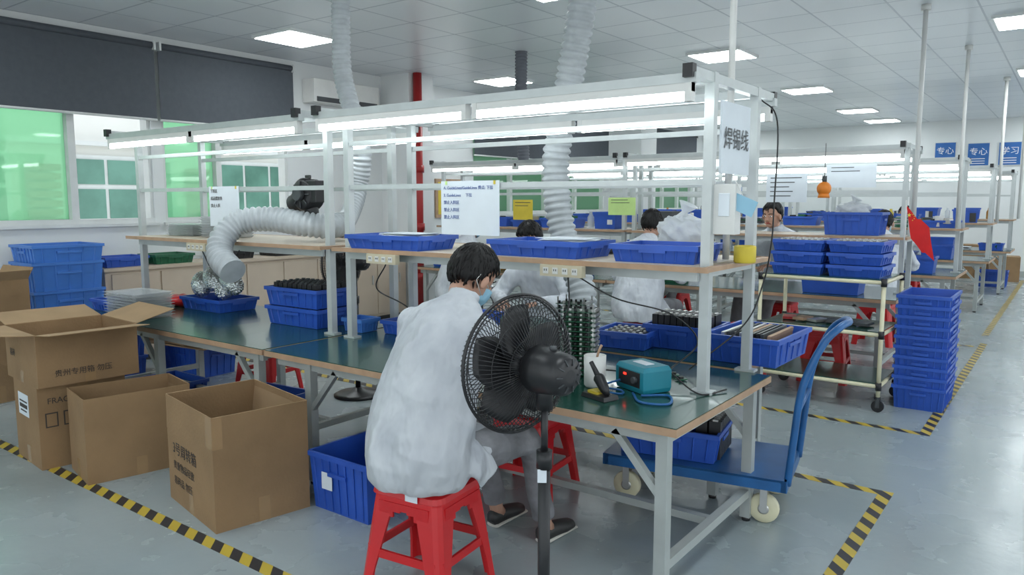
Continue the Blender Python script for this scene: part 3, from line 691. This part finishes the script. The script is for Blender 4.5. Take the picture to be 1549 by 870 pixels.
# ------------------------------------------------------------ people
def person(name,x,y,rz,sc=1.0,vox=.012,head_yaw=0,head_pitch=-.55,lean=1.0,mask=True,hairlen=0,hd=(0,0,0),wide=1,cm=None,main=False):
    e=empty(name,(x,y,0),rz);e.scale=(sc,)*3
    M_c=cm or M_coat2
    def part(b,nm,vx=vox,sm=6,wr=0):
        o=b.obj(nm,parent=e)
        md=o.modifiers.new('r','REMESH');md.mode='VOXEL';md.voxel_size=vx;md.use_smooth_shade=True
        md=o.modifiers.new('s','SMOOTH');md.iterations=sm;md.factor=.5
        if wr:
            for ns,st in ((.22,wr),(.08,wr*.6)):
                tx=bpy.data.textures.new('folds','CLOUDS');tx.noise_scale=ns;tx.noise_depth=1
                md=o.modifiers.new('d','DISPLACE');md.texture=tx;md.strength=st;md.mid_level=.5;md.texture_coords='LOCAL'
            if main:
                tx=bpy.data.textures.new('creases','MUSGRAVE');tx.musgrave_type='RIDGED_MULTIFRACTAL';tx.noise_scale=.24;tx.octaves=1.6;tx.noise_intensity=.6
                md=o.modifiers.new('c','DISPLACE');md.texture=tx;md.strength=.02;md.mid_level=.5;md.texture_coords='LOCAL'
        return o
    l=lean
    X=(1,0,0)
    b=B()
    sp=[(0,-.06,.475),(0,-.06,.50),(0,-.06,.56),(0,-.045,.68),(0,.00*l,.82),(0,.06*l,.96),(0,.12*l,1.07),(0,.17*l,1.145),(0,.215*l,1.19)]
    b.tube(sp,[r*wide for r in [.20,.222,.235,.235,.225,.22,.22,.175,.085]],M_c,28,ref=X,r2=[.165,.185,.195,.18,.165,.152,.132,.10,.07])
    b.tube([(0,-.02,.56),(0,.15,.57),(0,.30,.575)],[.21,.205,.19],M_c,24,ref=X,r2=[.085,.085,.07])
    b.tube([(.2,.03,.62),(.232,.09,.54),(.236,.12,.48)],[.06,.075,.075],M_c,16,ref=(0,1,0),r2=[.035,.026,.018])
    b.tube([(-.2,.03,.62),(-.232,.08,.54),(-.236,.10,.48)],[.06,.07,.07],M_c,16,ref=(0,1,0),r2=[.035,.026,.018])
    for s in(-1,1):
        sh=V((s*.175,.125*l,1.085));el=V((s*.32,.22*l+.03,.845));wr=V((s*.14,.47,.845))
        b.tube([sh+V((-s*.06,0,.02)),sh,sh.lerp(el,.5)+V((s*.015,0,0)),el,el.lerp(wr,.5),wr],[.07,.086,.078,.072,.060,.048],M_c,18)
        for t_,rr in ((.35,.084),(.62,.081),(.85,.080)):
            p=sh.lerp(el,t_)+V((s*.01,0,0));b.tube([p+V((0,0,.012)),p-V((0,0,.012))],[rr,rr],M_c,16)
    b.tube([(0,.20*l,1.17),(0,.235*l,1.225)],[.078,.07],M_c,20,ref=X,r2=[.072,.066])
    part(b,'lab_coat',sm=4,wr=.024)
    b=B()
    for s in(-1,1):
        b.tube([(s*.09,-.02,.545),(s*.11,.15,.555),(s*.14,.36,.56),(s*.155,.47,.545),(s*.155,.53,.47),(s*.15,.57,.3),(s*.15,.62,.13)],[.095,.095,.08,.075,.066,.058,.055],M_trou,16)
    b.tube([(-.1,-.03,.55),(.1,-.03,.55)],.09,M_trou,16)
    part(b,'trousers',sm=4,wr=.012)
    b=B()
    for s in(-1,1):
        b.tube([(s*.15,.61,.16),(s*.15,.63,.09),(s*.15,.65,.06)],[.034,.034,.036],M_skin,12)
        b.tube([(s*.15,.585,.03),(s*.15,.60,.045),(s*.152,.68,.045),(s*.155,.76,.035),(s*.156,.82,.028),(s*.156,.845,.025)],[.02,.036,.04,.048,.042,.02],M_shoe,14,ref=X,r2=[.02,.042,.042,.034,.026,.016])
        b.tube([(s*.15,.60,.012),(s*.156,.84,.012)],[.038,.045],M_shoew,12,ref=X,r2=[.012,.012])
    b.obj('shoes',parent=e)
    hy=.31*l if l>.5 else .25*l
    H=Matrix.Translation((hd[0],hy+hd[1],1.325+hd[2]))@Matrix.Rotation(head_yaw,4,'Z')@Matrix.Rotation(head_pitch,4,'X')
    b=B()
    nb=V((0,.20*l,1.17));hb=H@V((0,-.02,-.08))
    b.tube([nb,nb.lerp(hb,.5),hb],[.062,.056,.056],M_skin,16)
    b.ell((0,-.005,.02),(.08,.1,.105),M_skin,H,24,16)
    b.ell((0,.028,-.045),(.063,.068,.085),M_skin,H,20,14)
    b.ell((0,.085,-.095),(.025,.018,.018),M_skin,H,12,8)
    b.tube([H@V((0,.088,.02)),H@V((0,.104,-.01)),H@V((0,.112,-.03)),H@V((0,.095,-.042))],[.009,.012,.016,.014],M_skin,10)
    for s in(-1,1):
        b.ell((s*.092,-.004,-.02),(.012,.02,.033),M_skin,H@Matrix.Rotation(s*.2,4,'Z'),12,8)
        b.ell((s*.03,.093,-.07),(.012,.008,.006),M_skin,H,8,6)
    part(b,'head',vx=.006,sm=3)
    b=B()
    for s in(-1,1):
        b.ell((s*.032,.088,.0),(.014,.007,.006),M_inkw,H,10,8);b.ell((s*.032,.0935,.0),(.006,.004,.0055),M_hair,H,8,6);b.tube([H@V((s*.015,.098,.022)),H@V((s*.035,.096,.028)),H@V((s*.055,.082,.022))],.003,M_hair,6)
    b.tube([H@V((-.024,.092,-.068)),H@V((0,.1,-.066)),H@V((.024,.092,-.068))],[.003,.006,.003],M_redpipe,8)
    b.obj('facial_features',parent=e)
    rnd=random.Random(x*7+y);ph=rnd.random()*6
    def thr(d):
        az=math.atan2(d.x,d.y)
        th=.36 if d.y>.6 else (.36-(.6-d.y)*1.2 if d.y>.2 else (-.12-(.2-d.y)*1.25))
        return max(th,-.82)+.05*math.sin(az*11+ph)+.04*math.sin(az*23+1)
    def hf(d):
        az=math.atan2(d.x,d.y);th=thr(d)
        t=max(0,min(1,(d.z-th+.14)/.5));t=t*t*(3-2*t)
        k=.84+.33*t
        return k*(1+.014*math.sin(az*37+d.z*9+ph)+.012*math.sin(az*61+d.z*5)+.02*math.sin(d.x*7+ph)*math.cos(d.z*8))
    HC=V((0,-.012,.018));HR=(.082,.102,.107)
    b=B();b.ell(HC,HR,M_hair,H,96,60,hf)
    for q in range(520 if main else 160):
        d=V((rnd.gauss(0,1),rnd.gauss(0,1),rnd.gauss(.15,1))).normalized()
        if d.z<thr(d)+.04: continue
        crown=V((.1,-.45,.88)).normalized()
        tg=(d-crown);tg=(tg-d*tg.dot(d))
        if tg.length<1e-3: continue
        tg=tg.normalized();sw=d.cross(tg)*rnd.uniform(-.35,.35);pts=[]
        st=rnd.uniform(.22,.42)
        for i_ in range(4):
            dd=(d+(tg+sw)*st*i_/3).normalized();kk=(1.15 if i_<3 else 1.17)+rnd.uniform(-.01,.025)
            if dd.z<thr(dd)+.05: kk-=.09
            pts.append(H@(HC+V((dd.x*HR[0],dd.y*HR[1],dd.z*HR[2]))*kk))
        b.tube(pts,[.0035,.005,.004,.001],M_hair,5)
    b.obj('hair',parent=e)
    if mask:
        def mf(d):
            ok=d.y>-.02 and -.75<d.z<.22 and abs(d.x)<.93
            return 1.07+.01*math.sin(d.z*40) if ok else .6
        b=B();b.ell((0,.03,-.045),(.072,.082,.085),M_mask,H,40,30,mf)
        for s in(-1,1):
            b.tube([H@V((s*.066,.06,-.025)),H@V((s*.083,.01,.0)),H@V((s*.094,-.025,.0)),H@V((s*.09,-.03,-.03)),H@V((s*.07,.04,-.07))],.002,M_whitep,5)
        b.obj('face_mask',parent=e)
    for s in(-1,1):
        b=B();w=V((s*.14,.46,.842));f=V((-s*.28,.95,-.12)).normalized()
        sd=f.cross(V((0,0,1))).normalized();up=sd.cross(f).normalized()
        c=lambda a,q,u:w+f*a+sd*q+up*u
        b.tube([c(-.03,0,0),c(.02,0,0),c(.05,0,.004),c(.105,0,.0)],[.028,.032,.042,.04],M_skin,14,ref=tuple(sd),r2=[.024,.018,.016,.012])
        for i,(q,ln) in enumerate([(-.03,.066),(-.0105,.076),(.0105,.072),(.03,.056)]):
            p0=c(.095,q,.0);p1=c(.095+ln*.42,q*1.1,-.004);p2=c(.095+ln*.7,q*1.1,-.024);p3=c(.095+ln*.82,q*1.1,-.046)
            b.tube([p0,p1,p2,p3],[.0095,.009,.0082,.006],M_skin,8)
        b.tube([c(.03,-s*.03,-.004),c(.055,-s*.052,-.012),c(.085,-s*.058,-.024),c(.105,-s*.05,-.034)],[.014,.012,.0105,.007],M_skin,8)
        b.obj('hand_right' if s>0 else 'hand_left',parent=e)
    return e
person('seated_worker',-2.10,2.24,-.03,1.0,vox=.0075,head_yaw=-.3,head_pitch=-.6,hd=(-.03,.02,-.035),wide=1.08,cm=M_coat,main=True)
b=B();b.box((0,0,0),(.12,.09,.003),M_pcb);b.box((.02,0,.01),(.03,.03,.015),M_black);b.box((-.03,.01,.008),(.02,.02,.012),M_tin);b.obj('circuit_board',(-2.1,2.84,.785),.3)
person('seated_worker',-3.28,6.45,.05,1.05,vox=.016,head_pitch=-.3,mask=False,lean=.8)
person('seated_worker',-3.42,5.1,math.pi+.1,1.0,vox=.016,head_pitch=-.55)
stool(-3.42,5.1)
person('seated_worker',-2.66,8.72,math.pi-.2,1.1,vox=.02,head_pitch=-.15,mask=False,lean=.7);stool(-2.66,8.72)
person('seated_worker',-1.75,9.3,.1,1.03,vox=.02,head_pitch=-.3);stool(-1.75,9.3)
person('seated_worker',-4.1,9.0,math.pi+.1,1.0,vox=.022,head_pitch=-.5);stool(-4.1,9.0)
person('seated_worker',-2.3,14.6,math.pi-.1,1.05,vox=.025,head_pitch=-.2);stool(-2.3,14.6)
person('seated_worker',-5.6,6.5,.0,1.0,vox=.022,head_pitch=-.5);stool(-5.6,6.5)

# ------------------------------------------------------------ cart + crates on the right
e=empty('shelf_cart',(-1.59,6.55,0),-.03)
b=B();L,W=.94,.62
for sx in(-1,1):
    for sy in(-1,1):
        b.cyl((sx*L/2,sy*W/2,.12),(sx*L/2,sy*W/2,1.02),.016,M_cream,12)
for z in (.2,.6,1.0):
    for sy in(-1,1): b.cyl((-L/2,sy*W/2,z),(L/2,sy*W/2,z),.015,M_cream,10)
    for sx in(-1,1): b.cyl((sx*L/2,-W/2,z),(sx*L/2,W/2,z),.015,M_cream,10)
    b.box((0,0,z+.018),(L-.02,W-.02,.006),M_green)
    for sx in(-1,1):
        for sy in(-1,1): b.cyl((sx*L/2,sy*W/2,z-.03),(sx*L/2,sy*W/2,z+.03),.022,M_black,12)
b.obj('pipe_frame',parent=e)
b=B()
for sx in(-1,1):
    for sy in(-1,1):
        x,y=sx*(L/2-.01),sy*(W/2-.01);b.cyl((x,y,.1),(x,y,.14),.02,M_black)
        for q in(-1,1): b.box((x+.01,y+q*.017,.075),(.03,.004,.08),M_dark)
        b.cyl((x+.01,y-.014,.045),(x+.01,y+.014,.045),.045,M_black,20)
b.obj('castors',parent=e)
for i,x in enumerate((-1.80,-1.36)):
    for k in range(3): tote('blue_tray',x,6.52,1.022+k*.095,.42,.44,.09,rz=-.03)
    black_parts('black_modules',x,6.52,1.25,.34,.34,.05,7,4,-.03)
b=B()
for k in range(6):
    b.box((-.3+k*.12,random.uniform(-.05,.05),.012+.006*(k%2)),(.1,.16,.02),random.choice([M_redpipe,M_dark,M_tin,M_wood]),random.uniform(-.5,.5))
b.obj('loose_parts',(-1.6,6.5,.625))
for k in range(10): tote('stacking_crate',-.89,6.76,k*.079,.38,.62,.185)
e=empty('national_flag',(-1.12,6.9,1.2))
b=B();rows=[]
for i in range(9):
    rows.append([b.v((.0+i*.022+j*.008,.012*math.sin(i*1.1+j),.38-j*.045-i*.028*(1 if i<5 else .8))) for j in range(7)])
for i in range(8):
    for j in range(6): b.face([rows[i][j],rows[i+1][j],rows[i+1][j+1],rows[i][j+1]],M_flag,True)
b.cyl((0,0,-.05),(0.0,0,.42),.005,M_whitep,8);b.obj('cloth_and_pole',parent=e)
b=B()
for cx,cz,R_ in [(.028,.30,.018),(.055,.305,.006),(.066,.29,.006),(.066,.272,.006),(.055,.258,.006)]:
    P=[]
    for k in range(10):
        a=math.pi/2+k*math.pi/5;r=R_ if k%2==0 else R_*.42;P.append((cx+r*math.cos(a),-.018,cz+r*math.sin(a)))
    b.poly(P,M_yel)
b.obj('stars',parent=e)
b=B();b.ell((0,0,.06),(.06,.06,.062),M_org);b.lathe([(.05,-.02),(.045,.01),(.03,.03)],M_org,20);b.cyl((0,0,.1),(0,0,.17),.02,M_dark,10);b.cyl((0,0,.17),(0,0,.45),.003,M_black,6);b.obj('call_lamp',(-1.78,6.95,1.66))

# ------------------------------------------------------------ background rows
def clutter(x0,x1,y,z,seed,name='shelf_clutter',dep=.3,skip=None):
    r=random.Random(seed);x=x0
    b=B()
    while x<x1-.3:
        t=r.random();w=r.uniform(.12,.4)
        if skip and x+w+.15>skip[0] and x<skip[1]: x=skip[1];continue
        if t<.45:
            b.M=Matrix.Translation((x+w/2+.1,y+r.uniform(-.05,.05),z))@Matrix.Rotation(r.uniform(-.1,.1),4,'Z')
            tote_geo(b,w+.15,dep,r.choice([.09,.12,.2]),M_blue,ribs=False);b.M=Matrix.Translation((x+w/2+.1,y,z+.02))
            for k in range(5): b.box((r.uniform(-w/2,w/2),r.uniform(-.1,.1),.06),(.06,.08,r.uniform(.05,.14)),r.choice([M_black,M_dark,M_tin,M_whitep,M_pcb]),r.uniform(0,3))
            x+=w+.22
        elif t<.6:
            b.M=Matrix.Translation((x+w/2,y,z));h=r.uniform(.08,.22);b.box((0,0,h/2),(w,dep*.8,h),r.choice([M_kraft,M_whitep,M_dark,M_beige]),r.uniform(-.2,.2));b.box((0,-dep*.4-.003,h*.6),(w*.3,.003,h*.3),M_paper);x+=w+.08
        elif t<.8:
            b.M=Matrix.Translation((x+.08,y,z));b.lathe([(.04,0),(.042,.01),(.042,.13),(.02,.17),(.02,.2)],r.choice([M_bottle,M_amber,M_whitep,M_yel]),14);x+=.16
        else:
            b.M=Matrix.Translation((x+w/2,y,z));n=r.randint(3,8)
            for k in range(n): b.box((r.uniform(-.02,.02),0,k*.018+.008),(w,.22,.013),r.choice([M_clear,M_pcb,M_dark,M_paper]))
            x+=w+.1
    b.M=Matrix.Identity(4)
    return b.obj(name)
rows=[(7.25,-1.2,-7.0),(9.95,-1.05,-7.0),(12.7,-.95,-7.0),(15.4,-.85,-7.0)]
for ri,(y0,xr,xl) in enumerate(rows):
    xm=(xl+xr)/2;q=[xl,xl+(xr-xl)/2,xr]
    for a,c in zip(q,q[1:]):
        bench(a+.01,c-.01,y0,y0+1.1,(a+.15,c-.15))
        rack(a+.05,c-.08,y0+.55,y0+.95,zt=2.14,shelf=1.28,mt=M_tube2)
        sk=(-2.95,-2.1) if ri==0 else None
        clutter(a+.15,c-.15,y0+.28,.752,ri*10+int(a*3),'bench_clutter',skip=sk)
        clutter(a+.15,c-.1,y0+.75,1.282,ri*17+int(a*5)+3,skip=(-2.95,-1.4) if ri==0 else None)
def sheet(x,y,z,w,h,m=M_paper,lines=0):
    b=B();b.bx(x-w/2,x+w/2,y-.002,y+.002,z-h/2,z+h/2,m)
    for k in range(lines): b.bx(x-w*.4,x+w*random.uniform(0,.4),y-.004,y-.002,z+h*.35-k*h*.16,z+h*.35-k*h*.16+h*.03,M_dark)
    b.obj('notice_sheet')
sheet(-2.35,7.77,1.74,.4,.28,lines=5);sheet(-1.75,7.77,1.85,.45,.22,lines=2);sheet(-4.2,7.77,1.55,.35,.2,M_lime,2);sheet(-3.9,10.4,1.62,.3,.4,M_pblue)
sheet(-5.6,7.77,1.5,.3,.25,M_yel,2)
tote('blue_tote',-1.75,8.05,1.283,.55,.36,.22)
def bag(x,y,z,r,ph=0):
    b=B();b.ell((0,0,0),r,M_bag,None,40,28,lambda d:(1+.12*math.sin(d.x*9+2+ph)*math.cos(d.z*8+d.y*6)+.05*math.sin(d.z*23+d.x*19))*(1 if d.z<.5 else 1-.5*(d.z-.5)));
    b.tube([(0,0,r[2]*.6),(.01,0,r[2]*.9),(.03,.0,r[2]*1.25)],[r[0]*.35,r[0]*.12,r[0]*.4],M_bag,14,cap=False);b.obj('plastic_bag',(x,y,z))
bag(-1.78,8.05,1.52,(.16,.12,.1));bag(-1.66,3.74,1.45,(.13,.1,.12),1)
b=B();b.tube([(.05*math.cos(2*math.pi*k/24),.05*math.sin(2*math.pi*k/24),0) for k in range(25)],.018,M_black2,8,cap=False);b.obj('cable_coil',(-2.05,3.6,1.35))

tote('blue_tote',-1.2,16.9,0,.5,.4,.3);carton('cardboard_box',-1.1,18.2,0,.5,.5,.5,.1,[],closed=True);carton('cardboard_box',-1.7,18.5,0,.6,.5,.7,0,[],closed=True)

# ------------------------------------------------------------ world & camera
w=bpy.data.worlds.new('World');scn.world=w;w.use_nodes=True;nt=w.node_tree;bg=nt.nodes['Background']
sky=nt.nodes.new('ShaderNodeTexSky');sky.sky_type='NISHITA';sky.sun_disc=False;sky.sun_elevation=math.radians(50)
mx=nt.nodes.new('ShaderNodeMix');mx.data_type='RGBA';mx.inputs['Factor'].default_value=.25;mx.inputs['A'].default_value=(.92,.98,1,1)
sc_=nt.nodes.new('ShaderNodeVectorMath');sc_.operation='SCALE';sc_.inputs['Scale'].default_value=.12
nt.links.new(sky.outputs[0],sc_.inputs[0]);nt.links.new(sc_.outputs[0],mx.inputs['B']);nt.links.new(mx.outputs['Result'],bg.inputs[0]);bg.inputs[1].default_value=1.4
cam=bpy.data.cameras.new('camera');co=bpy.data.objects.new('camera',cam);COL.objects.link(co);scn.camera=co
co.location=(0,0,1.62);co.rotation_euler=(math.radians(90-6.58),0,math.radians(36.6));cam.sensor_width=36;cam.lens=1145/1549*36;cam.clip_start=.05
